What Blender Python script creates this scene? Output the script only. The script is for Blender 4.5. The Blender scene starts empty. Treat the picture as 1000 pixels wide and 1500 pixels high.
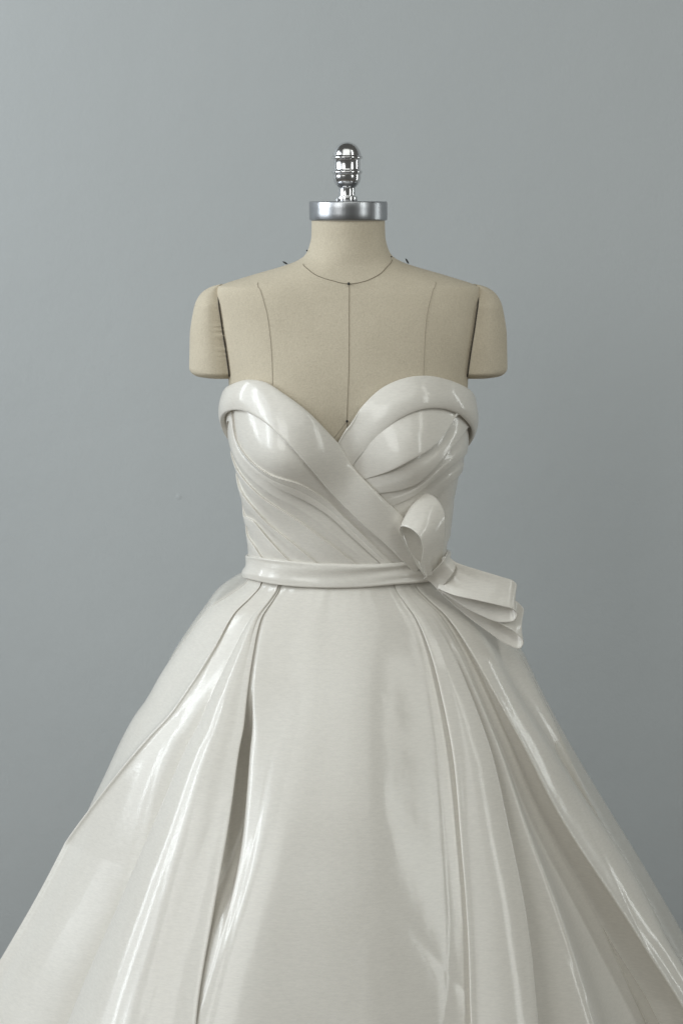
import bpy, math
import numpy as np

# ------------------------------------------------------------------ camera, world, lamps, exposure
sc = bpy.context.scene
col = sc.collection
D = 3.2          # camera distance to the dress form
ZC = 1.48        # camera height (level with the metal neck plate)
HZ = 290.0       # photo row of the eye level
cam_d = bpy.data.cameras.new('camera')
cam = bpy.data.objects.new('camera', cam_d)
col.objects.link(cam)
cam.location = (0, -D, ZC)
cam.rotation_euler = (math.radians(90), 0, 0)
cam_d.lens = 24.0 * D
cam_d.sensor_width = 36
cam_d.shift_y = -0.46 / 1.5
cam_d.clip_end = 50
sc.camera = cam

w = bpy.data.worlds.new('World')
sc.world = w
w.use_nodes = True
bg = w.node_tree.nodes['Background']
bg.inputs[0].default_value = (0.80, 0.80, 0.74, 1)
bg.inputs[1].default_value = 0.10


def area(name, loc, target, sx, sy, power, color):
    l = bpy.data.lights.new(name, 'AREA')
    l.shape = 'RECTANGLE'
    l.size = sx
    l.size_y = sy
    l.energy = power
    l.color = color
    o = bpy.data.objects.new(name, l)
    col.objects.link(o)
    o.location = loc
    from mathutils import Vector
    d = Vector(target) - Vector(loc)
    o.rotation_euler = d.to_track_quat('-Z', 'Y').to_euler()
    return o


area('window_light', (-2.5, -1.05, 2.1), (0.0, -0.35, 1.05), 0.34, 1.7, 15, (0.89, 0.96, 1.0))
area('window_light_second_pane', (-2.5, -0.1, 2.1), (0.0, -0.1, 1.05), 0.28, 1.7, 12, (0.89, 0.96, 1.0))
area('left_bounce_fill', (-2.75, -0.9, 2.1), (0.0, -0.3, 1.1), 1.8, 2.0, 29, (0.90, 0.96, 1.0))  # added fill panel, broad and dim, behind the window panes; no curtain
area('window_light_front', (-1.9, -3.3, 2.3), (0.0, 0.2, 1.1), 1.5, 1.6, 24, (0.98, 1.0, 0.98))
area('side_light', (2.4, 0.2, 1.35), (0.0, -0.2, 0.7), 0.2, 1.6, 6, (0.95, 1.0, 0.98))
area('side_light_front', (2.4, -2.4, 1.95), (0.0, -0.2, 0.8), 0.5, 1.7, 13, (0.96, 1.0, 0.97))
area('ceiling_bounce_fill', (-0.2, -2.1, 3.2), (0.0, -0.1, 1.0), 2.6, 1.8, 17, (0.98, 1.0, 0.95))  # added top fill standing in for bounce off the ceiling
area('skirt_highlight_strip', (1.9, -1.6, 3.1), (0.3, -0.2, 0.8), 0.35, 1.3, 5, (0.98, 1.0, 0.95))  # added strip, placed to give the right pleat its highlight

sc.view_settings.view_transform = 'Standard'
sc.view_settings.look = 'None'
sc.view_settings.exposure = 0.2
sc.view_settings.gamma = 1.0
sc.view_settings.use_curve_mapping = False

# ------------------------------------------------------------------ helpers
def sm(x, a, b):
    t = np.clip((np.asarray(x, float) - a) / (b - a), 0, 1)
    return t * t * (3 - 2 * t)


def pchip(xs, ys):
    xs = np.asarray(xs, float)
    ys = np.asarray(ys, float)
    h = np.diff(xs)
    dl = np.diff(ys) / h
    m = np.zeros(len(xs))
    for i in range(1, len(xs) - 1):
        if dl[i - 1] * dl[i] > 0:
            w1 = 2 * h[i] + h[i - 1]
            w2 = h[i] + 2 * h[i - 1]
            m[i] = (w1 + w2) / (w1 / dl[i - 1] + w2 / dl[i])
    m[0] = dl[0]
    m[-1] = dl[-1]

    def f(x):
        x = np.asarray(x, float)
        i = np.clip(np.searchsorted(xs, x) - 1, 0, len(h) - 1)
        t = (x - xs[i]) / h[i]
        lo = t < 0
        hi = t > 1
        tc = np.clip(t, 0, 1)
        t2 = tc * tc
        t3 = t2 * tc
        r = (2 * t3 - 3 * t2 + 1) * ys[i] + (t3 - 2 * t2 + tc) * h[i] * m[i] \
            + (-2 * t3 + 3 * t2) * ys[i + 1] + (t3 - t2) * h[i] * m[i + 1]
        r = np.where(lo, ys[0] + m[0] * (x - xs[0]), r)
        r = np.where(hi, ys[-1] + m[-1] * (x - xs[-1]), r)
        return r
    return f


def catmull(P, n):
    """n points along a centripetal-ish spline through P, even arc length."""
    P = np.asarray(P, float)
    d = np.r_[0, np.cumsum(np.linalg.norm(np.diff(P, axis=0), axis=1))]
    fs = []
    m = np.zeros_like(P)
    for i in range(len(P)):
        if i == 0:
            m[i] = (P[1] - P[0]) / (d[1] - d[0])
        elif i == len(P) - 1:
            m[i] = (P[-1] - P[-2]) / (d[-1] - d[-2])
        else:
            h0 = d[i] - d[i - 1]
            h1 = d[i + 1] - d[i]
            m[i] = ((P[i] - P[i - 1]) / h0 * h1 + (P[i + 1] - P[i]) / h1 * h0) / (h0 + h1)
    t = np.linspace(0, d[-1], n)
    i = np.clip(np.searchsorted(d, t) - 1, 0, len(P) - 2)
    h = (d[i + 1] - d[i])[:, None]
    u = ((t - d[i])[:, None]) / h
    return (2 * u**3 - 3 * u**2 + 1) * P[i] + (u**3 - 2 * u**2 + u) * h * m[i] \
        + (-2 * u**3 + 3 * u**2) * P[i + 1] + (u**3 - u**2) * h * m[i + 1]


def bspline_rows(C, per):
    """C: (rows, k, dims) control points -> uniform cubic b-spline across k."""
    C = np.concatenate([C[:, :1], C[:, :1], C, C[:, -1:], C[:, -1:]], axis=1)
    k = C.shape[1]
    out = []
    for i in range(k - 3):
        for j in range(per):
            t = j / per
            b = np.array([(1 - t)**3, 3*t**3 - 6*t**2 + 4, -3*t**3 + 3*t**2 + 3*t + 1, t**3]) / 6
            out.append(np.tensordot(b, C[:, i:i+4], axes=(0, 1)))
    out.append(C[:, -1])
    return np.stack(out, axis=1)


def grid_obj(name, G, mat, parent, close_u=False, close_v=False, solid=0.0):
    """G (n, m, 3) -> one smooth mesh object."""
    n, m = G.shape[:2]
    idx = np.arange(n * m).reshape(n, m)
    if close_u:
        idx = np.concatenate([idx, idx[:1]], axis=0)
    if close_v:
        idx = np.concatenate([idx, idx[:, :1]], axis=1)
    f = np.stack([idx[:-1, :-1], idx[:-1, 1:], idx[1:, 1:], idx[1:, :-1]], -1).reshape(-1, 4)
    me = bpy.data.meshes.new(name)
    me.from_pydata(G.reshape(-1, 3).tolist(), [], f.tolist())
    me.polygons.foreach_set('use_smooth', np.ones(len(f), bool))
    me.materials.append(mat)
    me.update()
    o = bpy.data.objects.new(name, me)
    col.objects.link(o)
    if parent:
        o.parent = parent
    if solid:
        md = o.modifiers.new('cloth', 'SOLIDIFY')
        md.thickness = solid
        md.offset = 0
    return o


def lathe(name, prof, cx, cy, mat, parent, n=64):
    """prof: list of (r, z)."""
    a = np.linspace(0, 2 * math.pi, n, endpoint=False)
    G = np.array([[(cx + r * math.cos(t), cy + r * math.sin(t), z) for t in a] for r, z in prof])
    return grid_obj(name, G, mat, parent, close_v=True)


def tube(name, P, r, mat, parent, n=8):
    P = np.asarray(P, float)
    T = np.gradient(P, axis=0)
    T /= np.linalg.norm(T, axis=1)[:, None]
    up = np.array([0.13, 1.0, 0.21])
    U = np.cross(T, up)
    U /= np.linalg.norm(U, axis=1)[:, None]
    V = np.cross(T, U)
    a = np.linspace(0, 2 * math.pi, n, endpoint=False)
    rr = np.full(len(P), r)
    rr[0] = rr[-1] = r * 0.1
    G = P[:, None] + rr[:, None, None] * (np.cos(a)[None, :, None] * U[:, None] + np.sin(a)[None, :, None] * V[:, None])
    return grid_obj(name, G, mat, parent, close_v=True)


rng = np.random.RandomState(7)


def waves(u, v, n, fu, fv, seed):
    """smooth band-limited noise"""
    r = np.random.RandomState(seed)
    s = 0
    for _ in range(n):
        a = r.uniform(-1, 1) * fu
        b = r.uniform(-1, 1) * fv
        s = s + np.sin(a * u + b * v + r.uniform(0, 6.28))
    return s / math.sqrt(n)


def q2z(q):
    return ZC - (np.asarray(q, float) - HZ) / 1000


def z2q(z):
    return HZ + (ZC - np.asarray(z, float)) * 1000


def px2w(px, py, y):
    k = (D + np.asarray(y, float)) / D
    return np.stack([(np.asarray(px, float) - 500) / 1000 * k, np.asarray(y, float) + 0 * k,
                     ZC - (np.asarray(py, float) - HZ) / 1000 * k], -1)


# ------------------------------------------------------------------ materials
def new_mat(name):
    m = bpy.data.materials.new(name)
    m.use_nodes = True
    nt = m.node_tree
    return m, nt, nt.nodes['Principled BSDF']


def add(nt, t, **kw):
    n = nt.nodes.new(t)
    for k, v in kw.items():
        if k in n.inputs.keys():
            n.inputs[k].default_value = v
        else:
            setattr(n, k, v)
    return n


def satin(name, base=(0.895, 0.866, 0.803), coat=0.5, sheer=0.0):
    m, nt, p = new_mat(name)
    L = nt.links
    tc = add(nt, 'ShaderNodeTexCoord')
    # faint cloudiness of the cloth
    nz = add(nt, 'ShaderNodeTexNoise', Scale=6.5, Detail=4.0)
    L.new(tc.outputs['Object'], nz.inputs['Vector'])
    mix = add(nt, 'ShaderNodeMix', data_type='RGBA')
    mix.inputs['A'].default_value = (*base, 1)
    mix.inputs['B'].default_value = (base[0] * .90, base[1] * .885, base[2] * .87, 1)
    L.new(nz.outputs['Fac'], mix.inputs['Factor'])
    wm = add(nt, 'ShaderNodeMapping')
    wm.inputs['Scale'].default_value = (110, 110, 480)
    L.new(tc.outputs['Object'], wm.inputs['Vector'])
    wn = add(nt, 'ShaderNodeTexNoise', Scale=1.0, Detail=3.0, Roughness=0.7)
    L.new(wm.outputs['Vector'], wn.inputs['Vector'])
    wr = add(nt, 'ShaderNodeMapRange')
    wr.inputs['From Min'].default_value = 0.3
    wr.inputs['From Max'].default_value = 0.7
    wr.inputs['To Min'].default_value = 0.90
    wr.inputs['To Max'].default_value = 1.0
    L.new(wn.outputs['Fac'], wr.inputs['Value'])
    wx = add(nt, 'ShaderNodeVectorMath', operation='SCALE')
    L.new(mix.outputs['Result'], wx.inputs[0])
    L.new(wr.outputs['Result'], wx.inputs['Scale'])
    L.new(wx.outputs['Vector'], p.inputs['Base Color'])
    p.inputs['Roughness'].default_value = 0.42
    p.inputs['Specular IOR Level'].default_value = 0.4
    p.inputs['Coat Weight'].default_value = coat
    p.inputs['Coat Roughness'].default_value = 0.12
    p.inputs['Coat IOR'].default_value = 1.62
    p.inputs['Sheen Weight'].default_value = 0.2
    p.inputs['Sheen Roughness'].default_value = 0.4
    # thread relief and slight slubs
    wv = add(nt, 'ShaderNodeTexNoise', Scale=1400.0, Detail=1.0)
    L.new(tc.outputs['Object'], wv.inputs['Vector'])
    sl = add(nt, 'ShaderNodeMapping')
    sl.inputs['Scale'].default_value = (60, 60, 900)
    L.new(tc.outputs['Object'], sl.inputs['Vector'])
    sn = add(nt, 'ShaderNodeTexNoise', Scale=1.0, Detail=2.0)
    L.new(sl.outputs['Vector'], sn.inputs['Vector'])
    ad = add(nt, 'ShaderNodeMath', operation='ADD')
    L.new(wv.outputs['Fac'], ad.inputs[0])
    L.new(sn.outputs['Fac'], ad.inputs[1])
    b = add(nt, 'ShaderNodeBump', Strength=0.16, Distance=0.0006)
    L.new(ad.outputs[0], b.inputs['Height'])
    L.new(b.outputs['Normal'], p.inputs['Normal'])
    # softer wide crumple seen only by the coat
    cm = add(nt, 'ShaderNodeMapping')
    cm.inputs['Scale'].default_value = (24, 24, 9)
    L.new(tc.outputs['Object'], cm.inputs['Vector'])
    cn = add(nt, 'ShaderNodeTexNoise', Scale=1.0, Detail=2.5, Roughness=0.4)
    L.new(cm.outputs['Vector'], cn.inputs['Vector'])
    b2 = add(nt, 'ShaderNodeBump', Strength=0.16, Distance=0.005)
    tm = add(nt, 'ShaderNodeMapping')
    tm.inputs['Scale'].default_value = (45, 45, 400)
    L.new(tc.outputs['Object'], tm.inputs['Vector'])
    tn = add(nt, 'ShaderNodeTexNoise', Scale=1.0, Detail=2.0)
    L.new(tm.outputs['Vector'], tn.inputs['Vector'])
    bt = add(nt, 'ShaderNodeBump', Strength=0.22, Distance=0.0006)
    L.new(tn.outputs['Fac'], bt.inputs['Height'])
    L.new(bt.outputs['Normal'], b2.inputs['Normal'])
    L.new(cn.outputs['Fac'], b2.inputs['Height'])
    L.new(b2.outputs['Normal'], p.inputs['Coat Normal'])
    out = nt.nodes['Material Output']
    tr = add(nt, 'ShaderNodeBsdfTranslucent')
    tr.inputs['Color'].default_value = (0.85, 0.83, 0.77, 1)
    ms = add(nt, 'ShaderNodeMixShader')
    ms.inputs[0].default_value = 0.12
    L.new(p.outputs[0], ms.inputs[1])
    L.new(tr.outputs[0], ms.inputs[2])
    last = ms
    if sheer:
        tp = add(nt, 'ShaderNodeBsdfTransparent')
        ms2 = add(nt, 'ShaderNodeMixShader')
        ms2.inputs[0].default_value = sheer
        L.new(ms.outputs[0], ms2.inputs[1])
        L.new(tp.outputs[0], ms2.inputs[2])
        last = ms2
    L.new(last.outputs[0], out.inputs['Surface'])
    return m


M_SATIN = satin('ivory_satin')
M_SHEER = satin('sheer_organza', sheer=0.62, coat=0.3)


def linen():
    m, nt, p = new_mat('natural_linen')
    L = nt.links
    tc = add(nt, 'ShaderNodeTexCoord')
    mp = add(nt, 'ShaderNodeMapping')
    mp.inputs['Scale'].default_value = (260, 260, 1000)
    L.new(tc.outputs['Object'], mp.inputs['Vector'])
    n1 = add(nt, 'ShaderNodeTexNoise', Scale=1.0, Detail=2.0)
    L.new(mp.outputs['Vector'], n1.inputs['Vector'])
    mp2 = add(nt, 'ShaderNodeMapping')
    mp2.inputs['Scale'].default_value = (1000, 1000, 220)
    L.new(tc.outputs['Object'], mp2.inputs['Vector'])
    n2 = add(nt, 'ShaderNodeTexNoise', Scale=1.0, Detail=2.0)
    L.new(mp2.outputs['Vector'], n2.inputs['Vector'])
    ad = add(nt, 'ShaderNodeMath', operation='ADD')
    L.new(n1.outputs['Fac'], ad.inputs[0])
    L.new(n2.outputs['Fac'], ad.inputs[1])
    n3 = add(nt, 'ShaderNodeTexNoise', Scale=14.0, Detail=4.0)
    L.new(tc.outputs['Object'], n3.inputs['Vector'])
    a2 = add(nt, 'ShaderNodeMath', operation='MULTIPLY_ADD')
    L.new(n3.outputs['Fac'], a2.inputs[0])
    a2.inputs[1].default_value = 0.8
    L.new(ad.outputs[0], a2.inputs[2])
    cr = add(nt, 'ShaderNodeValToRGB')
    cr.color_ramp.elements[0].position = 0.75 / 1.0 * 0.5
    cr.color_ramp.elements[0].color = (0.47, 0.415, 0.32, 1)
    cr.color_ramp.elements[1].position = 1.0
    cr.color_ramp.elements[1].color = (0.67, 0.60, 0.475, 1)
    dv = add(nt, 'ShaderNodeMath', operation='MULTIPLY')
    dv.inputs[1].default_value = 0.5
    L.new(a2.outputs[0], dv.inputs[0])
    L.new(dv.outputs[0], cr.inputs['Fac'])
    L.new(cr.outputs['Color'], p.inputs['Base Color'])
    p.inputs['Roughness'].default_value = 0.85
    p.inputs['Specular IOR Level'].default_value = 0.25
    b = add(nt, 'ShaderNodeBump', Strength=0.5, Distance=0.0008)
    L.new(ad.outputs[0], b.inputs['Height'])
    L.new(b.outputs['Normal'], p.inputs['Normal'])
    return m


M_LINEN = linen()


def simple(name, c, rough, metal=0.0, bump=None):
    m, nt, p = new_mat(name)
    L = nt.links
    tc = add(nt, 'ShaderNodeTexCoord')
    nz = add(nt, 'ShaderNodeTexNoise', Scale=60.0, Detail=3.0)
    L.new(tc.outputs['Object'], nz.inputs['Vector'])
    mx = add(nt, 'ShaderNodeMix', data_type='RGBA')
    mx.inputs['A'].default_value = (*c, 1)
    mx.inputs['B'].default_value = (c[0] * .8, c[1] * .8, c[2] * .8, 1)
    L.new(nz.outputs['Fac'], mx.inputs['Factor'])
    L.new(mx.outputs['Result'], p.inputs['Base Color'])
    p.inputs['Roughness'].default_value = rough
    p.inputs['Metallic'].default_value = metal
    if bump:
        mp = add(nt, 'ShaderNodeMapping')
        mp.inputs['Scale'].default_value = bump
        L.new(tc.outputs['Object'], mp.inputs['Vector'])
        n2 = add(nt, 'ShaderNodeTexNoise', Scale=1.0, Detail=3.0)
        L.new(mp.outputs['Vector'], n2.inputs['Vector'])
        b = add(nt, 'ShaderNodeBump', Strength=0.15, Distance=0.0005)
        L.new(n2.outputs['Fac'], b.inputs['Height'])
        L.new(b.outputs['Normal'], p.inputs['Normal'])
    return m


M_CHROME = simple('polished_chrome', (0.80, 0.80, 0.81), 0.17, 1.0)
M_ALU = simple('brushed_aluminium', (0.46, 0.47, 0.49), 0.32, 1.0, (500, 500, 30))
M_SEAM = simple('seam_thread', (0.27, 0.23, 0.17), 0.9)
M_SEAM2 = simple('light_seam_thread', (0.42, 0.37, 0.29), 0.9)
M_SEAM_SHADE = simple('seam_gap_shade', (0.06, 0.05, 0.04), 0.9)  # armhole seam, with the gap's shadow put into its near-black colour
M_PIN = simple('black_pin', (0.012, 0.012, 0.012), 0.4)
M_STAND = simple('painted_iron', (0.05, 0.05, 0.05), 0.5)


def paint():
    m, nt, p = new_mat('wall_paint')
    L = nt.links
    tc = add(nt, 'ShaderNodeTexCoord')
    n1 = add(nt, 'ShaderNodeTexNoise', Scale=1.6, Detail=6.0, Roughness=0.6)
    L.new(tc.outputs['Object'], n1.inputs['Vector'])
    mx = add(nt, 'ShaderNodeMix', data_type='RGBA')
    mx.inputs['A'].default_value = (0.45, 0.474, 0.484, 1)
    mx.inputs['B'].default_value = (0.47, 0.492, 0.50, 1)
    L.new(n1.outputs['Fac'], mx.inputs['Factor'])
    L.new(mx.outputs['Result'], p.inputs['Base Color'])
    p.inputs['Roughness'].default_value = 0.72
    p.inputs['Specular IOR Level'].default_value = 0.3
    # roller stipple, low ripples and a few small dents
    n2 = add(nt, 'ShaderNodeTexNoise', Scale=170.0, Detail=3.0)
    n3 = add(nt, 'ShaderNodeTexNoise', Scale=9.0, Detail=3.0)
    vo = add(nt, 'ShaderNodeTexVoronoi', Scale=5.5)
    for n in (n2, n3, vo):
        L.new(tc.outputs['Object'], n.inputs['Vector'])
    mr = add(nt, 'ShaderNodeMapRange')
    mr.inputs['From Min'].default_value = 0.0
    mr.inputs['From Max'].default_value = 0.035
    mr.inputs['To Min'].default_value = 1.0
    mr.inputs['To Max'].default_value = 0.0
    L.new(vo.outputs['Distance'], mr.inputs['Value'])
    b1 = add(nt, 'ShaderNodeBump', Strength=0.28, Distance=0.0012)
    L.new(n2.outputs['Fac'], b1.inputs['Height'])
    b2 = add(nt, 'ShaderNodeBump', Strength=0.17, Distance=0.012)
    L.new(n3.outputs['Fac'], b2.inputs['Height'])
    L.new(b1.outputs['Normal'], b2.inputs['Normal'])
    b3 = add(nt, 'ShaderNodeBump', Strength=0.5, Distance=0.002)
    L.new(mr.outputs['Result'], b3.inputs['Height'])
    L.new(b2.outputs['Normal'], b3.inputs['Normal'])
    L.new(b3.outputs['Normal'], p.inputs['Normal'])
    return m


M_WALL = paint()
M_FLOOR = simple('floor_boards', (0.20, 0.17, 0.14), 0.5)

# ------------------------------------------------------------------ setting
def slab(name, x0, x1, y0, y1, z0, z1, mat):
    v = [(x, y, z) for x in (x0, x1) for y in (y0, y1) for z in (z0, z1)]
    f = [(0, 1, 3, 2), (4, 6, 7, 5), (0, 4, 5, 1), (2, 3, 7, 6), (0, 2, 6, 4), (1, 5, 7, 3)]
    me = bpy.data.meshes.new(name)
    me.from_pydata(v, [], f)
    me.materials.append(mat)
    o = bpy.data.objects.new(name, me)
    col.objects.link(o)
    o['kind'] = 'structure'
    return o


WALL_Y = 0.86
slab('wall', -2.6, 2.6, WALL_Y, WALL_Y + 0.1, -0.1, 2.9, M_WALL)
slab('floor', -2.6, 2.6, -3.4, WALL_Y - 0.002, -0.1, 0.0, M_FLOOR)


def empty(name, loc, label, cat):
    o = bpy.data.objects.new(name, None)
    col.objects.link(o)
    o.location = loc
    o['label'] = label
    o['category'] = cat
    return o


CX = 0.010
form = empty('dress_form', (0, 0, 0), 'beige linen dressmaker form with metal neck plate, finial and shoulder caps, wearing the gown', 'dress form')
dress = empty('wedding_dress', (0, 0, 0), 'ivory satin strapless wedding gown with folded neckline and side bow', 'dress')

# ------------------------------------------------------------------ body surface
_q = [322, 345, 360, 372, 380, 386, 392, 398, 405, 412, 418, 428, 470, 520, 552, 600, 650, 690, 740, 790, 830, 900, 1000]
_a = [56.5, 57, 60, 66, 78, 94, 114, 135, 158, 180, 193, 195, 190, 182, 178, 176, 171, 161, 151, 145, 142, 165, 185]
_bf = [56, 56.5, 58, 60, 61, 62, 64, 66, 69, 72, 74, 78, 90, 101, 107, 112, 112, 108, 101, 95, 92, 105, 110]
_bb = [56, 57, 60, 64, 67, 70, 73, 76, 80, 84, 88, 93, 106, 108, 106, 100, 92, 84, 76, 72, 72, 95, 120]
fa = pchip(_q, np.array(_a) / 1000)
fbf = pchip(_q, np.array(_bf) / 1000)
fbb = pchip(_q, np.array(_bb) / 1000)
fn = pchip([322, 372, 400, 430, 500, 600, 700, 1000], [2.0, 2.0, 2.15, 2.5, 2.5, 2.3, 2.15, 2.1])


def body(th, z, off=0.0):
    """point of the torso; th = 0 front, + to the viewer's right"""
    th = np.asarray(th, float)
    z = np.asarray(z, float)

    def raw(th, z):
        q = z2q(z)
        a = fa(q)
        b = np.where(np.cos(th) > 0, fbf(q), fbb(q))
        e = 2.0 / fn(q)
        s, c = np.sin(th), np.cos(th)
        x = a * np.sign(s) * np.abs(s)**e
        y = -b * np.sign(c) * np.abs(c)**e
        for sx in (-1, 1):
            g = np.exp(-((x - sx * 0.098) / 0.062)**2 - ((q - 655) / np.where(q < 655, 72, 58))**2)
            y = y - np.where(c > 0, 0.034 * g * sm(c, 0.0, 0.35), 0)
        # hollow between the breasts
        y = y + np.where(c > 0, 0.010 * np.exp(-(x / 0.03)**2 - ((q - 660) / 60)**2), 0)
        return np.stack([x + CX, y, z], -1)
    P = raw(th, z)
    off = np.asarray(off, float)
    if np.any(off != 0):
        h = 2e-3
        du = raw(th + h, z) - raw(th - h, z)
        dv = raw(th, z + h) - raw(th, z - h)
        N = np.cross(du, dv)
        N /= np.linalg.norm(N, axis=-1, keepdims=True) + 1e-12
        P = P + N * (off[..., None] if off.ndim else off)
    return P


def solve_body(px, py, off=0.0):
    """(px, py) of the photo -> (theta, z) on the torso front"""
    px = np.asarray(px, float)
    py = np.asarray(py, float)
    y = np.full(px.shape, -0.08)
    for _ in range(40):
        k = (D + y - off) / D
        z = ZC - (py - HZ) / 1000 * k
        x = (px - 500) / 1000 * k - CX
        q = z2q(z)
        r = np.clip(np.abs(x) / (fa(q) + off), 0, 1)
        s = r**(fn(q) / 2.0)
        th = np.sign(x) * np.arcsin(np.clip(s, 0, 1))
        y = 0.5 * y + 0.5 * body(th, z)[..., 1]
    return th, z


def body_curve(pts, n, pre=(), post=(), off=0.0):
    """photo points (+ explicit (theta_deg, q) before/after) -> n (theta, z) along a spline"""
    p = np.array(pts, float)
    th, z = solve_body(p[:, 0], p[:, 1], off)
    T = np.stack([th * 0.15, z], -1)
    L = [[math.radians(a) * 0.15, float(q2z(b))] for a, b in pre]
    R = [[math.radians(a) * 0.15, float(q2z(b))] for a, b in post]
    T = np.array(L + T.tolist() + R)
    keep = [0]
    for i in range(1, len(T)):
        if np.linalg.norm(T[i] - T[keep[-1]]) > 1e-4:
            keep.append(i)
    C = catmull(T[keep], n)
    C[:, 0] /= 0.15
    return C


# torso of the form
TH = np.linspace(-math.pi, math.pi, 192, endpoint=False)
Q = np.r_[np.linspace(320, 420, 60), np.linspace(422, 1000, 150)]
G = body(np.tile(TH, (len(Q), 1)), np.tile(q2z(Q)[:, None], (1, len(TH))), -0.003)
torso = grid_obj('torso', G, M_LINEN, form, close_v=True)


def seam(pts, r=0.00035, mat=None, off=-0.0027, pre=(), post=(), name='seam'):
    C = body_curve(pts, 60, pre, post)
    return tube(name, body(C[:, 0], C[:, 1], off), r, mat or M_SEAM, torso, 6)


seam([(511, 415), (511, 450), (511, 500), (510, 560), (508, 617), (508, 650)])
seam([(443, 384), (452, 394), (470, 405), (490, 411), (511, 415), (530, 412), (548, 405), (563, 394), (575, 378)], r=0.00055)
seam([(378, 411), (381, 425), (388, 450), (394, 485), (397, 520), (398, 565)], r=0.0004, mat=M_SEAM2)
seam([(637, 410), (634, 425), (629, 445), (624, 480), (622, 520), (621, 565)], r=0.0004, mat=M_SEAM2)
seam([(508, 618), (499, 630), (487, 646), (480, 655)], r=0.0005, mat=M_SEAM2)
seam([(508, 618), (512, 640), (516, 655)], r=0.0005, mat=M_SEAM2)


def pin(px, py, r, d=None, y=None):
    if y is None:
        th, z = solve_body(np.array([px]), np.array([py]))
        P = body(th, z, 0.0)[0]
    else:
        P = px2w(px, py, y)
    prof = [(0.0001, r), (r * .7, r * .72), (r, 0), (r * .7, -r * .72), (0.0001, -r)]
    o = lathe('pin_head', prof, 0, 0, M_PIN, torso, 10)
    o.location = P
    if d is not None:
        P = np.asarray(P)
        o2 = tube('pin', [P - np.array(d) * 0.2, P, P + np.array(d)], 0.0012, M_PIN, torso, 6)
    return o


pin(510.5, 415.5, 0.0021)
pin(508, 617, 0.0018)
pin(449.5, 367, 0.0012)
pin(573, 376, 0.0012)


def stub(px, py, dx, dz, y):
    P = px2w(px, py, y)
    d = np.array([dx, 0.002, dz])
    tube('pin', np.array([P - d * 0.7, P - d * .3, P + d * .3, P + d * .7]), 0.0013, M_PIN, torso, 6)


stub(417.5, 385, -0.006, 0.003, 0.01)
stub(596, 382.5, -0.0035, 0.006, 0.01)

# shoulder caps
cap_q = [416.5, 418, 421, 426, 434, 445, 462, 480, 500, 520, 532, 540, 545, 549, 552, 553]
cap_w = [0.5, 6, 12, 19, 26, 31.5, 36.5, 40.5, 44.5, 48, 50, 51.0, 49.5, 45.5, 38, 30]
cap_d = [6, 12, 18, 24, 30, 36, 42, 47, 51, 54, 55, 55.5, 55, 53, 47, 40]
fcw = pchip(cap_q, np.array(cap_w) / 1000)
CAP_IN = 0.006


def fcd(q):
    q = np.asarray(q, float)
    qq = np.clip(q, 424, 560)
    e = fn(qq)
    d = fbf(qq) * (1 - ((fa(qq) - CAP_IN) / fa(qq))**e)**(1 / e) + 0.0012
    return d * (0.35 + 0.65 * sm(q, 414, 450)) * (1 - 0.35 * sm(q, 542, 554)**2)


def shoulder_cap(sx):
    qs = np.r_[np.linspace(416.5, 430, 14), np.linspace(432, 540, 90), np.linspace(541, 553, 12)]
    a = np.linspace(0, 2 * math.pi, 96, endpoint=False)
    ca, sa = np.cos(a), np.sin(a)
    rows = []
    for q in qs:
        xi = float(fa(q)) - CAP_IN
        wd, d = float(fcw(q)) + 0.0025 * min(1, (q - 416) / 5) + 0.0060 * min(1, (q - 416) / 70), float(fcd(q))
        # outer half: fuller than an ellipse; inner half: flat plate slightly bulged
        ux = np.where(ca > 0, np.abs(ca)**0.86 * wd, -np.abs(ca)**0.6 * 0.006)
        uy = np.sign(sa) * np.abs(sa)**0.9 * d * (1 + 0.22 * np.where(ca > 0, np.sin(np.clip(np.abs(ca), 0, 1) * math.pi), 0))
        if sx < 0:   # gathers along the seam
            g = math.exp(-((q - 495) / 26)**2)
            near = np.exp(-(ux / 0.012)**2) * (sa < 0)
            uy = uy - 0.0010 * g * near * math.sin(q * 0.55 + 2.5 * math.sin(q * .17))
        x = CX + sx * (xi + ux)
        rows.append(np.stack([x, uy + 0.004, np.full_like(x, float(q2z(q)))], -1))
    last = rows[-1]
    c = last.mean(0)
    for s, dz in ((0.6, 0.0007), (0.25, 0.001), (0.02, 0.001)):
        r = c + (last - c) * s
        r[:, 2] = last[0, 2] - dz
        rows.append(r)
    o = grid_obj('shoulder_cap', np.array(rows), M_LINEN, form, close_v=True)
    qs = np.linspace(417, 552, 50)
    P = np.stack([CX + sx * (fa(qs) - CAP_IN), -fcd(qs) + 0.0036, q2z(qs)], -1)
    tube('seam_shade_line', P, 0.0011, M_SEAM_SHADE, o, 8)  # dark line on the armhole seam, painting the shadow between cap and torso
    return o


shoulder_cap(-1)
shoulder_cap(1)

# neck plate and finial
def zq(q):
    return float(q2z(q))


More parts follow.
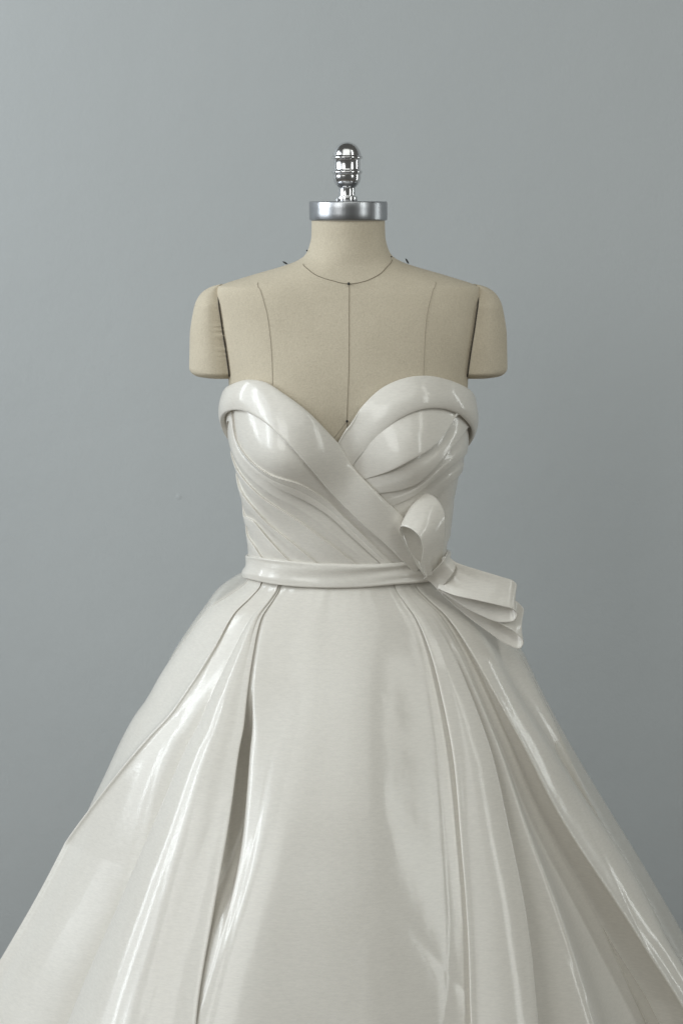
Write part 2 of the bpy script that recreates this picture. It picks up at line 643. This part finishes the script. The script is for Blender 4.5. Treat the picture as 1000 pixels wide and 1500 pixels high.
pl = [(0.0002, zq(323)), (0.055, zq(323)), (0.0567, zq(322)), (0.0572, zq(320.5)), (0.0572, zq(297)), (0.0567, zq(295.6)),
      (0.0555, zq(295)), (0.0002, zq(294.6))]
pr = []
for i in range(len(pl) - 1):
    for t in np.linspace(0, 1, 4)[:-1]:
        pr.append((pl[i][0] * (1 - t) + pl[i + 1][0] * t, pl[i][1] * (1 - t) + pl[i + 1][1] * t))
pr.append(pl[-1])
plate = lathe('neck_plate', pr, CX, 0, M_ALU, form, 96)
fp = [(0.0001, 207.8), (4, 208.1), (8, 209.3), (12, 211.6), (15.5, 214.8), (18, 218.5), (19.8, 222.5), (20.8, 226.5),
      (21.3, 229.3), (22.6, 229.0), (23.0, 230.6), (22.6, 232.2), (20.4, 232.8), (19.8, 234.5), (19.5, 240), (19.8, 247), (20.3, 249.6),
      (22.3, 250.2), (22.8, 252.0), (22.3, 253.6), (20.4, 254.2), (20.4, 257), (20.4, 262), (19, 266.5), (16.5, 270.5), (13.8, 273.4),
      (12.4, 274.6), (12.2, 276), (12.2, 286), (12.4, 287.2), (15, 287.6), (15.4, 288.4), (15.4, 293.6), (15.0, 294.6)]
fpr = [(r / 1000, zq(q)) for r, q in fp]
fin = lathe('finial', fpr, CX - 0.002, 0, M_CHROME, form, 72)
# grub screw on the collar of the plate
sp = [(0.0001, zq(290.5)), (0.0017, zq(290.6)), (0.002, zq(291)), (0.002, zq(294.8))]
lathe('set_screw', sp, CX - 0.016, -0.012, M_ALU, plate, 16)
# stand hidden by the gown, so that the form rests on the floor
lathe('stand', [(0.0001, 0.52), (0.02, 0.52), (0.02, 0.08), (0.06, 0.05), (0.2, 0.02), (0.205, 0.0), (0.0001, 0.0)], CX, 0, M_STAND, form, 32)

# ------------------------------------------------------------------ bodice
def rows_to_mesh(name, ctrl, per, mat, parent, noise=0.0, seed=1, solid=0.0, env=None):
    """ctrl: list of (curve (n,2) theta/z , offset (n,)) across the cloth -> b-spline surface over the torso"""
    C = np.stack([np.concatenate([c, np.broadcast_to(np.asarray(o, float), (len(c),))[:, None]], 1) for c, o in ctrl], 1)
    S = bspline_rows(C, per)
    off = S[..., 2]
    if noise:
        u = np.linspace(0, 1, S.shape[0])[:, None]
        v = np.linspace(0, 1, S.shape[1])[None, :]
        if env is not None:
            noise = noise * env[:, None]
        off = off + noise * (waves(u, v, 8, 5, 26, seed) + .6 * waves(u, v, 8, 14, 14, seed + 50))
    return grid_obj(name, body(S[..., 0], S[..., 1], off), mat, parent, solid=solid)


def shift(c, dth, dz):
    return c + np.array([dth, dz])


# lining: closes the bodice under the drapes and round the back
TH2 = np.linspace(-math.pi, math.pi, 240, endpoint=False)
topq = np.interp(np.degrees(TH2), [-180, -90, -62, -40, -12, -6, 0, 8, 30, 45, 62, 90, 180],
                 [640, 612, 585, 590, 655, 672, 680, 672, 600, 580, 585, 612, 640])
rows = []
for t in np.linspace(0, 1, 50):
    q = topq * (1 - t) + 850 * t
    rows.append(body(TH2, q2z(q), np.full(len(TH2), 0.0002)))
bod = grid_obj('bodice', np.array(rows), M_SATIN, dress, close_v=True)
bod['label'] = 'close fitting ivory satin bodice under the draped pleats'

NP = 150
def pleated(name, curves, hs, ups, label, seed, noise=0.0014, base=0.003, fade=0.0):
    """pleats: curves ordered down the cloth; the cloth above each line ends in a rolled edge over the next"""
    ctrl = []
    n = len(curves)
    u = np.linspace(0, 1, NP)
    env = (0.15 + 0.85 * sm(u, 0.05, 0.28)) * (0.4 + 0.6 * sm(1 - u, 0.02, 0.25))
    for k in range(n):
        c = curves[k]
        h = hs[k] * env
        up = ups[k]
        if k == 0 or k == n - 1:
            ctrl.append((c, base + 0 * u))
            if k < n - 1:
                nx = curves[k + 1]
        else:
            pv, nx = curves[k - 1], curves[k + 1]
            wv = 0.012 / np.maximum(np.linalg.norm((nx - c) * [0.14, 1], axis=1), 0.012)
            wp = 0.012 / np.maximum(np.linalg.norm((pv - c) * [0.14, 1], axis=1), 0.012)
            # cloth coming from above, rolled edge, under, next cloth
            A = c + (pv - c) * np.clip(wp, 0, .45)[:, None]
            A2 = c + (pv - c) * np.clip(wp * .35, 0, .2)[:, None]
            Bn = c + (nx - c) * np.clip(wv * .15, 0, .1)[:, None]
            Bm = c + (nx - c) * np.clip(wv, 0, .45)[:, None]
            if up > 0:      # upper cloth lies over the lower
                ctrl += [(A, base + h * .85), (A2, base + h * .98), (c, base + h * 1.0), (c, base + h * .6),
                         (A2, base - .001), (c, base - .002), (Bn, base - .001), (Bm, base + h * .05)]
            else:           # lower cloth lies over the upper
                ctrl += [(A, base + h * .05), (A2, base - .001), (c, base - .002), (Bn, base - .001),
                         (c, base + h * .6), (c, base + h * 1.0), (Bn, base + h * 1.0), (Bm, base + h * .85)]
        if k < n - 1:
            ctrl.append(((c + nx) / 2, base + hs[min(k + 1, n - 1)] * 0.55 * env))
    if fade:
        fd = 1 - fade * sm(u, 0.72, 0.92)
        ctrl = [(c, np.broadcast_to(np.asarray(q_, float), (NP,)) * fd) for c, q_ in ctrl]
    ctrl = [(c, np.broadcast_to(np.asarray(q_, float), (NP,))) for c, q_ in ctrl]
    o = rows_to_mesh(name, ctrl, 6, M_SATIN, dress, noise, seed, env=env)
    o['label'] = label
    return o


# wrap over the viewer's left breast, running down to the waist
lw = [
    body_curve([(345, 590), (367, 583), (392, 600), (417, 622), (450, 655), (480, 688), (510, 722), (545, 757), (600, 812), (620, 832)], NP, pre=[(-112, 632)]),
    body_curve([(343, 603), (349, 640), (366, 668), (395, 690), (440, 706), (480, 733), (510, 762), (540, 792), (575, 826), (585, 836)], NP, pre=[(-108, 640)]),
    body_curve([(342, 625), (346, 648), (359, 672), (380, 692), (410, 712), (440, 727), (485, 757), (522, 792), (560, 828), (570, 838)], NP, pre=[(-106, 650)]),
    body_curve([(340, 660), (348, 682), (362, 702), (392, 730), (430, 755), (470, 785), (517, 822), (535, 838)], NP, pre=[(-106, 668)]),
    body_curve([(345, 692), (354, 710), (372, 738), (397, 767), (430, 794), (462, 822), (478, 838)], NP, pre=[(-106, 690)]),
    body_curve([(350, 725), (359, 742), (375, 764), (396, 790), (424, 820), (440, 838)], NP, pre=[(-106, 720)]),
    body_curve([(356, 760), (364, 778), (376, 800), (392, 824), (402, 840)], NP, pre=[(-106, 755)]),
    body_curve([(362, 800), (366, 815), (372, 830), (376, 842)], NP, pre=[(-106, 800)]),
]
pleated('bodice_drape', lw, [0, .0030, .0036, .0036, .0034, .0030, .0026, 0], [1, -1, 1, -1, -1, -1, -1, 1],
        'satin drape with fanned pleats over the left breast', 3)

# drape over the viewer's right breast
rw = [
    body_curve([(680, 612), (660, 590), (625, 580), (590, 588), (560, 606), (530, 635), (508, 668), (500, 690)], NP, pre=[(112, 640)]),
    body_curve([(664, 600), (657, 616), (648, 634), (630, 655), (600, 673), (564, 691), (531, 703), (512, 710)], NP, pre=[(88, 606)]),
    body_curve([(680, 627), (667, 645), (652, 662), (630, 687), (609, 705), (585, 716), (552, 723), (534, 727)], NP, pre=[(106, 645)]),
    body_curve([(674, 668), (660, 680), (645, 692), (615, 715), (594, 730), (570, 742), (548, 752)], NP, pre=[(106, 668)]),
    body_curve([(667, 696), (655, 708), (642, 722), (615, 750), (590, 770), (570, 785)], NP, pre=[(106, 692)]),
    body_curve([(660, 735), (648, 760), (630, 785), (610, 805), (590, 825)], NP, pre=[(106, 728)]),
    body_curve([(654, 790), (648, 805), (640, 825), (634, 840)], NP, pre=[(106, 790)]),
]
pleated('bodice_drape', rw, [0, .0048, .0042, .0028, .0022, .0018, 0], [1, 1, 1, 1, 1, 1, 1],
        'satin drape with curved crescent pleats over the right breast', 5, fade=0.55)


def cuff(name, up, lo, pre_u, pre_l, hmax, taper, label, seed, tp0=0.35, tp1=1.0):
    """folded-over neckline band between an upper and a lower edge"""
    n = 170
    U = body_curve(up, n, pre=pre_u)
    Lc = body_curve(lo, n, pre=pre_l)
    u = np.linspace(0, 1, n)
    h = hmax * (1 - (1 - taper) * sm(u, tp0, tp1))

    def mixc(t):
        return U * (1 - t) + Lc * t
    ctrl = [(mixc(.30), 0.0015), (mixc(.10), 0.002), (mixc(.0), 0.003), (mixc(-.03), .3 * h), (mixc(-.01), .6 * h), (mixc(.10), .85 * h), (mixc(.28), 1.05 * h),
            (mixc(.5), 1.12 * h), (mixc(.72), 1.10 * h), (mixc(.90), 1.0 * h), (mixc(.975), .95 * h), (mixc(1.0), .82 * h), (mixc(.99), .62 * h), (mixc(.93), .5 * h), (mixc(.86), .4 * h),
            (mixc(.80), 0.003), (mixc(.70), 0.002)]
    ctrl = [(c, np.broadcast_to(np.asarray(o, float), (n,))) for c, o in ctrl]
    o = rows_to_mesh(name, ctrl, 6, M_SATIN, dress, 0.0009, seed)
    o['label'] = label
    return o


cuff('neckline_band',
     [(690, 584), (675, 567), (651, 557), (624, 552), (594, 555), (564, 567), (534, 593), (510, 626), (493, 652), (484, 672)],
     [(685, 640), (679, 622), (660, 605), (639, 600), (612, 603), (585, 615), (558, 636), (534, 660), (517, 682), (508, 700)],
     [(175, 628), (140, 618), (110, 604)], [(175, 690), (140, 685), (112, 668)], 0.012, 0.2,
     'folded satin neckline band curving over the right breast', 11, 0.72, 0.92)
cuff('neckline_band',
     [(331, 578), (347, 562), (367, 557), (392, 562), (417, 579), (450, 605), (480, 636), (494, 651), (517, 683), (550, 718), (585, 752), (610, 776), (632, 800)],
     [(333, 622), (340, 605), (352, 601), (367, 604), (392, 620), (417, 645), (450, 681), (480, 716), (510, 746), (535, 770), (560, 793), (586, 820), (602, 838)],
     [(-175, 628), (-140, 614), (-108, 596)], [(-175, 690), (-140, 682), (-110, 655)], 0.0125, 0.92,
     'long folded satin neckline band crossing diagonally from the left breast to the waist', 12)

# waist sash
n = 260
thf = np.linspace(-math.pi, math.pi, n, endpoint=False)
su = body_curve([(365, 813), (380, 815), (430, 821), (490, 825), (540, 825), (600, 821), (640, 815)], 200, pre=[(-178, 808), (-130, 808)], post=[(130, 808), (178, 808)])
sl = body_curve([(365, 846), (380, 851), (410, 857), (460, 861), (520, 861), (580, 856), (625, 852), (642, 848)], 200, pre=[(-178, 838), (-130, 838)], post=[(130, 838), (178, 838)])


def sash_edge(c):
    o = np.argsort(c[:, 0])
    return np.interp(thf, c[o, 0], c[o, 1], period=2 * math.pi)


zu, zl = sash_edge(su), sash_edge(sl)
ctrl = []
for t, h in ((.3, .003), (.1, .003), (0, .0035), (-.01, .005), (-.01, .0072), (.03, .0082), (.12, .0086), (.22, .0086), (.32, .0086), (.42, .0090), (.52, .0098), (.62, .0108), (.72, .0118), (.82, .0122), (.91, .0122), (.98, .0114), (1.0, .0095), (.985, .0075), (.9, .006), (.7, .003)):
    c = np.stack([thf, zu * (1 - t) + zl * t], -1)
    # long soft creases gathering towards the knot
    g = (0.0003 + 0.0017 * sm(np.degrees(thf), -10, 45)) * np.sin(t * 12 + 1.6 * thf + .8 * np.sin(3 * thf)) * (0.03 < t < 0.97)
    g2 = 0.0010 * np.sin(2.3 * thf + 7 * t) * (0.05 < t < 0.95)
    ctrl.append((c, h + g + g2))
C = np.stack([np.concatenate([c, np.broadcast_to(np.asarray(o, float), (n,))[:, None]], 1) for c, o in ctrl], 1)
S = bspline_rows(C, 6)
G = body(S[..., 0], S[..., 1], S[..., 2] + 0.0006 * waves(S[..., 0] * .14, S[..., 1], 9, 70, 90, 21))
sash = grid_obj('sash', G, M_SATIN, dress, close_u=True)

# ------------------------------------------------------------------ skirt
SQ = [835, 850, 862, 887, 932, 986, 1022, 1050, 1150, 1270, 1350, 1430, 1600, 1775]
SAL = [140, 149, 164, 200, 234, 268, 288, 308, 358, 418, 463, 508, 602, 695]
SAR = [134, 145, 162, 198, 233, 262, 279, 292, 332, 392, 431, 472, 560, 650]
fal = pchip(SQ, np.array(SAL) / 1000)
far_ = pchip(SQ, np.array(SAR) / 1000)
fB = pchip([835, 850, 870, 900, 950, 1050, 1200, 1430, 1775], np.array([95, 101, 111, 128, 160, 222, 300, 400, 540]) / 1000)
fBb = pchip([835, 850, 870, 900, 950, 1050, 1200, 1430, 1775], np.array([72, 85, 115, 140, 180, 240, 325, 440, 600]) / 1000)


def skirt(ph, z, off=0.0):
    q = z2q(z)
    A = np.where(np.sin(ph) < 0, fal(q), far_(q)) + off
    B = np.where(np.cos(ph) > 0, fB(q), fBb(q)) + off
    return np.stack([CX + A * np.sin(ph), -B * np.cos(ph), z + 0 * ph], -1)


def solve_skirt(px, py):
    px = np.asarray(px, float)
    py = np.asarray(py, float)
    y = np.full(px.shape, -0.1)
    for _ in range(60):
        k = (D + y) / D
        z = ZC - (py - HZ) / 1000 * k
        x = (px - 500) / 1000 * k - CX
        q = z2q(z)
        A = np.where(x < 0, fal(q), far_(q))
        ph = np.arcsin(np.clip(x / A, -1, 1))
        y = 0.6 * y + 0.4 * (-fB(q) * np.cos(ph))
    return ph, z


NR = 300
SZ = q2z(np.r_[np.linspace(836, 870, 26), np.linspace(872, 1775, NR - 26)])
SQR = z2q(SZ)


def line(pts):
    p = np.array(pts, float)
    ph, z = solve_skirt(p[:, 0], p[:, 1])
    o = np.argsort(-z)
    ph, z = ph[o], z[o]
    f = pchip(-z, ph)
    qa, qb = float(z2q(z[0])), float(z2q(z[-1]))
    qs = np.linspace(qa, qb, 80)
    v = f(-q2z(qs))
    tt = (qs - 850) / 650
    c = np.polyfit(tt, v, 3, w=0.4 + sm(qs, 850, 930))
    r = np.polyval(c, (np.clip(SQR, qa, qb) - 850) / 650)
    return r


AVG = (fal(SQR) + far_(SQR)) / 2
def mm(d):           # millimetres across the cloth -> angle
    return d / 1000 / AVG


s = sm(SQR, 840, 1300)           # how far the pleats have opened
s2 = np.clip((SQR - 850) / 600, 0, 1.3)
ctl = []
def cp(ph, off):
    ctl.append(np.stack([np.broadcast_to(ph, (NR,)), np.broadcast_to(off, (NR,)) / 1000], -1))


def fold_right(ph, h, wd, lo=-1.5):
    """cloth on the left lies on top; its tight folded edge faces right"""
    cp(ph - mm(wd * 1.3), h * 1.06)
    cp(ph - mm(7), h * 1.02)
    cp(ph - mm(1.5), h)
    th = np.minimum(3, h * .6)
    cp(ph + mm(.5), h - th * .3)
    cp(ph, h - th)
    cp(ph - mm(wd * .4), h - th * 1.1)
    cp(ph - mm(wd), np.maximum(h - 5, lo))
    cp(ph - mm(wd), lo + 0 * h)
    cp(ph - mm(wd * .3), lo + 0 * h)
    cp(ph + mm(6), lo + 0 * h)


def fold_left(ph, h, wd, lo=-1.5):
    """cloth on the right lies on top; its tight folded edge faces left"""
    cp(ph - mm(6), lo + 0 * h)
    cp(ph + mm(wd * .3), lo + 0 * h)
    cp(ph + mm(wd), lo + 0 * h)
    cp(ph + mm(wd), np.maximum(h - 5, lo))
    th = np.minimum(3, h * .6)
    cp(ph + mm(wd * .4), h - th * 1.1)
    cp(ph, h - th)
    cp(ph - mm(.5), h - th * .3)
    cp(ph + mm(1.5), h)
    cp(ph + mm(7), h * 1.02)
    cp(ph + mm(wd * 1.3), h * 1.06)


R = math.radians
for i, d in enumerate((-176, -166, -156, -146, -136, -127, -118, -110, -102)):
    cp(np.full(NR, R(d)), (14 if i % 2 else -12) * s2)
L1 = line([(378, 851), (359, 880), (340, 911), (310, 965), (275, 1018), (230, 1078), (190, 1130), (150, 1185), (118, 1232)])
V1 = line([(394, 853), (374, 895), (350, 940), (328, 980), (305, 1025), (265, 1105), (218, 1200), (176, 1290), (138, 1370), (100, 1450), (60, 1530)])
L2 = line([(408, 857), (391, 893), (378, 929), (371, 986), (365, 1040), (356, 1100), (336, 1215), (321, 1325), (309, 1420), (290, 1500)])
E2 = line([(412, 857), (396, 893), (384, 929), (377, 986), (370, 1040), (363, 1085), (355, 1215), (340, 1320), (313, 1418), (296, 1500)])
M1 = line([(450, 860), (455, 930), (448, 1000), (430, 1085), (392, 1210), (362, 1320), (335, 1420), (318, 1500)])
M2 = line([(490, 860), (492, 1000), (480, 1150), (462, 1300), (445, 1500)])
M3 = line([(530, 860), (535, 1000), (540, 1150), (540, 1300), (540, 1500)])
M4 = line([(560, 860), (572, 930), (588, 1000), (602, 1100), (615, 1250), (625, 1500)])
R1 = line([(581, 857), (596, 890), (617, 929), (634, 968), (645, 1010), (657, 1080), (669, 1175), (679, 1270), (685, 1350), (687, 1420), (688, 1520)])
R3 = line([(604, 857), (628, 900), (650, 944), (672, 982), (692, 1034), (709, 1094), (730, 1175), (749, 1280), (760, 1370), (770, 1450), (778, 1520)])
H2 = line([(609, 857), (636, 900), (664, 950), (692, 1000), (718, 1075), (776, 1235), (812, 1350), (845, 1450), (862, 1520)])
V3 = line([(613, 857), (643, 900), (676, 953), (703, 1005), (762, 1135), (822, 1265), (872, 1375), (925, 1490)])
R2 = line([(617, 857), (649, 899), (685, 953), (716, 1015), (782, 1135), (851, 1265), (916, 1375), (970, 1470)])
V4 = line([(660, 860), (708, 920), (748, 985), (788, 1050), (848, 1160), (902, 1262), (940, 1340)])

k = np.clip((SQR - 850) / 600, 0, 1.4)**1.2      # relief grows straight down the cone
t = sm(SQR, 880, 1050)
wst = sm(SQR, 850, 930)
LS = np.full(NR, R(-89))
cp(np.full(NR, R(-97)), -6 * k)
cp(LS, 1 + 2 * k)
cp(LS * .5 + L1 * .5, 2 - 4 * k)
cp(L1 - mm(14 + 8 * k), 2.5 + 4 * k)
cp(L1 - mm(4 + 6 * k), 3 + 17 * k)
cp(L1, 3 + 22 * k)
cp(L1 + mm(.5 + 8 * k), 2 + 20 * k)
cp(L1 + mm(16 * k), 1 + 13 * k)
cp(L1 - mm(7 * (1 - t)) + (V1 - L1) * .45 * t, .3 - .5 * wst + 1 * k)
cp(L1 + (V1 - L1) * (.3 + .45 * t), 0 - .8 * wst - 17 * k)
cp(V1 - mm(2), 0 - 1 * wst - 36 * k)
cp(V1 + mm(1 + 3 * k), 0 - 1 * wst - 36 * k)
cp(V1 + mm(3 + 9 * k), 1 - 6 * k)
cp(V1 + (L2 - V1) * .26, 3 + 10 * k)
cp(V1 + (L2 - V1) * .46, 5 + 25 * k)
cp(V1 + (L2 - V1) * .66, 6 + 25 * k)
h2 = 2.0 + 1.2 * wst + 15 * k
close = np.maximum(sm(SQR, 1140, 1310), 1 - sm(SQR, 930, 1050))
cp(V1 + (L2 - V1) * .84, h2 * 1.06)
slit = sm(SQR, 960, 1080) * (1 - sm(SQR, 1130, 1300))
def cl(v, d):      # below the slit the front panel swells out to meet the pleat edge
    return v * (1 - close) + (h2 - np.minimum(d * .75, h2 * (.7 + .08 * d))) * close
cp(L2 - mm(7), h2 * 1.03)
cp(L2 - mm(1.5), h2)
t2 = np.minimum(2.4, h2 * .6)
cp(L2 + mm(.5), h2 - t2 * .3)
cp(L2, h2 - t2)
cp(L2 - mm(8), h2 - t2 * 1.3)
cp(L2 - mm(14), cl(h2 * .3, 5))
cp(L2 - mm(14), cl(-1 - wst - 12 * slit, 6))
cp(L2 - mm(6), cl(-1 - 2 * wst - 26 * slit, 6))
cp(E2 - mm(3), cl(-1 - wst - 22 * slit, 5.5))
cp(E2 - mm(1), cl(-1 - 6 * slit, 5))
cp(E2 + mm(2), cl(0 + 2 * slit, 4))
cp(E2 * .6 + M1 * .4, cl(1 + 3 * slit - 3 * k, 4))
cp(M1, 2 + 13 * k)
cp(M1 * .5 + M2 * .5, 1 + 7 * k)
cp(M2, -4.0 * k)
cp(M3, 2 + 1.5 * k)
cp(M4, 0 - 3 * k)
cp(M4 * .4 + R1 * .6, 0 - 5 * k)
hr = 2.2 + 5 * sm(SQR, 850, 950) - 3.5 * sm(SQR, 1000, 1250)
fold_left(R1, hr, 14 - 6 * sm(SQR, 980, 1200), lo=-.5 - wst - 4 * k)
g3 = sm(SQR, 885, 985)
def bl(v, f):       # the inner folds only open below the waist
    return (1 - g3) * hr * f + g3 * v
cp(R1 * .6 + R3 * .4, bl(7 + 9 * k, 1.02))
cp(R1 * .3 + R3 * .7, bl(6 + 13 * k, 1.0))
cp(R3 - mm(7), bl(6 + 12 * k, .95))
cp(R3 - mm(1.5), bl(6 + 11 * k, .92))
cp(R3 + mm(.5), bl(5 + 10 * k, .9))
cp(R3, bl(4 + 8 * k, .9))
cp(R3 - mm(7 * g3), bl(2 + 7 * k, .88))
cp(R3 - mm(9 * g3), bl(-1 - 8 * k, .86))
cp(R3 + mm(4), bl(-1 - 20 * k, .8))
cp(R3 * .55 + H2 * .45, bl(-1 - 14 * k, .7))
cp(H2 - mm(6 * k), bl(1 + 6 * k, .6))
cp(H2 + mm(1 + 4 * k), bl(1 + 8 * k, .5))
cp(H2 * .5 + V3 * .5, bl(-1 - 8 * k, .3))
cp(V3, bl(-2 - 24 * k, .1))
h4 = 2.5 + 3 * wst + 14 * k
fold_left(R2, h4, 7 + 9 * k, lo=-.5 - 1.5 * wst - 24 * k)
cp(R2 * .72 + V4 * .28, h4 + 10 * k)
cp(R2 * .5 + V4 * .5, h4 + 9 * k)
cp(R2 * .25 + V4 * .75, h4 * .4)
cp(V4, -1 - 12 * k)
RS = np.full(NR, R(89))
cp(V4 * .75 + RS * .25, 0 - 2 * k)
cp(V4 * .4 + RS * .6, 3 + 9 * k)
cp(np.full(NR, R(91)), 1 - 6 * k)
for i, d in enumerate((100, 108, 116, 125, 134, 144, 154, 164, 174)):
    cp(np.full(NR, R(d)), (12 if i % 2 else -10) * s2)
C = np.stack(ctl, 1)
S = bspline_rows(C, 9)
# close the ring at the back
PH, OF = S[..., 0], S[..., 1] * (1 + 0.45 * sm(SQR, 900, 1080))[:, None]
Zg = np.tile(SZ[:, None], (1, PH.shape[1]))
nz = 0.0005 * waves(PH * 1.0, Zg, 16, 34, 7, 31) * k[:, None] + 0.0040 * waves(PH, Zg, 9, 10, 8, 32) + 0.0005 * waves(PH * AVG[:, None], Zg, 14, 40, 16, 77)
nz = nz * sm(SQR, 850, 1000)[:, None]
nz = nz + (0.00025 * np.exp(-np.clip(SQR - 850, 0, None) / 34))[:, None] * waves(PH, Zg, 8, 70, 30, 91)
cr1 = np.abs(waves(PH, Zg, 7, 11, 5, 61))
cr2 = np.abs(waves(PH, Zg, 7, 14, 6, 64))
nz = nz - (0.0012 * np.exp(-cr1 / 0.10) + 0.0009 * np.exp(-cr2 / 0.08)) * (k * (0.45 + 0.55 * sm(SQR, 900, 1200)))[:, None]
G = skirt(PH, Zg, OF + nz)
sk = grid_obj('skirt', G, M_SATIN, dress, close_v=True)
sk['label'] = 'full pleated ivory satin skirt flaring from the waist'

# sheer outer layer that stands off at the sides and back
ql = [836, 842, 863, 887, 917, 956, 1022, 1050, 1150, 1270, 1350, 1430, 1775]
al = [148, 161, 191, 209, 231, 256, 290, 311, 361, 421, 466, 511, 702]
qr = [836, 850, 900, 945, 1000, 1080, 1170, 1260, 1375, 1775]
ar = [140, 160, 218, 250, 277, 319, 372, 427, 494, 730]
fol, fo_r = pchip(ql, np.array(al) / 1000), pchip(qr, np.array(ar) / 1000)
ph = np.radians(np.linspace(68, 292, 200))
rows = []
for z in SZ[::2]:
    q = float(z2q(z))
    right = np.sin(ph) > 0
    A = np.where(right, fo_r(q), fol(q))
    Am = np.where(right, far_(q), fal(q))
    B = np.where(np.cos(ph) > 0, fB(q), fBb(q) + 0.02)
    lift = np.where(right, sm(np.degrees(ph), 68, 88), sm(-np.degrees(ph), -292, -275))
    A = Am + (A - Am) * lift - 0.030 * (1 - lift)
    B = B - 0.030 * (1 - lift)
    wob = 0.006 * np.sin(ph * 17 + 3 * z) * min(1, max(0, (q - 870) / 400)) * sm(np.abs(np.degrees(ph) - 180), 88, 60)
    rows.append(np.stack([CX + (A + wob) * np.sin(ph), -(B + wob) * np.cos(ph), np.full_like(ph, z)], -1))
ov = grid_obj('overskirt', np.array(rows), M_SHEER, dress)
ov['label'] = 'sheer organza outer layer at the sides of the skirt'

# ------------------------------------------------------------------ bow on the hip
def ribbon(name, near, far, parent, nu=120, nv=26, bulge=0.0, crease=0.0, seed=1, label=None):
    """near / far edges: rows of (px, py, y in mm)"""
    def w3(E):
        E = np.array(E, float)
        return catmull(px2w(E[:, 0], E[:, 1], E[:, 2] / 1000), nu)
    N, F = w3(near), w3(far)
    v = np.linspace(0, 1, nv)[None, :, None]
    G = N[:, None] * (1 - v) + F[:, None] * v
    du = np.gradient(G, axis=0)
    dv = np.gradient(G, axis=1)
    nn = np.cross(du, dv)
    nn /= np.linalg.norm(nn, axis=-1, keepdims=True) + 1e-9
    vv = v[..., 0]
    uu = np.linspace(0, 1, nu)[:, None]
    ends = np.maximum(np.exp(-(uu / .12)**2), np.exp(-((1 - uu) / .12)**2))
    o = bulge * np.sin(math.pi * vv) + crease * ends * np.sin(vv * 17 + seed)
    o = o + 0.0004 * waves(uu * 6, vv * 4, 6, 1.5, 1.5, seed)
    ob = grid_obj(name, G + nn * o[..., None], M_SATIN, parent, solid=0.0008)
    if label:
        ob['label'] = label
    return ob


bow = ribbon('bow', [(620, 848, -96), (634, 836, -108), (648, 822, -112), (656, 808, -98)],
             [(642, 866, -86), (654, 852, -98), (664, 838, -100), (668, 824, -84)], dress, 60, 30, bulge=0.004, crease=0.0, seed=2,
             label='satin bow with folded loops on the right hip')
ribbon('bow_loop',
       [(624, 848, -82), (606, 822, -88), (592, 795, -98), (585, 778, -108), (588, 771, -122), (602, 775, -133), (614, 786, -138), (619, 803, -134), (617, 824, -124), (624, 846, -108)],
       [(640, 838, -66), (632, 795, -70), (616, 748, -78), (611, 730, -84), (619, 722, -94), (637, 728, -102), (650, 748, -106), (652, 776, -104), (649, 806, -98), (644, 832, -90)],
       bow, bulge=0.002, crease=0.001, seed=3, label='upright rolled bow loop against the bodice')
ribbon('bow_loop',
       [(640, 862, -92), (665, 872, -106), (700, 880, -112), (735, 888, -113), (752, 893, -111), (757, 900, -107), (753, 909, -103), (735, 912, -100), (700, 900, -96), (665, 880, -90), (642, 864, -84)],
       [(652, 818, -84), (676, 827, -90), (705, 836, -93), (735, 845, -94), (752, 851, -92), (757, 857, -88), (754, 864, -84), (735, 866, -81), (700, 854, -79), (668, 840, -76), (652, 826, -72)],
       bow, bulge=-0.003, crease=0.0012, seed=4, label='wide upper bow loop standing out over the skirt')
ribbon('bow_loop',
       [(642, 866, -84), (675, 884, -92), (705, 902, -97), (735, 915, -98), (758, 930, -96), (766, 941, -92), (761, 950, -88), (742, 944, -85), (715, 926, -83), (680, 900, -81), (646, 870, -78)],
       [(652, 826, -74), (680, 842, -77), (708, 858, -79), (738, 871, -79), (760, 884, -77), (767, 894, -73), (763, 902, -69), (745, 898, -66), (715, 882, -65), (680, 858, -64), (652, 832, -64)],
       bow, bulge=-0.003, crease=0.0012, seed=6, label='lower bow loop under the wide one')
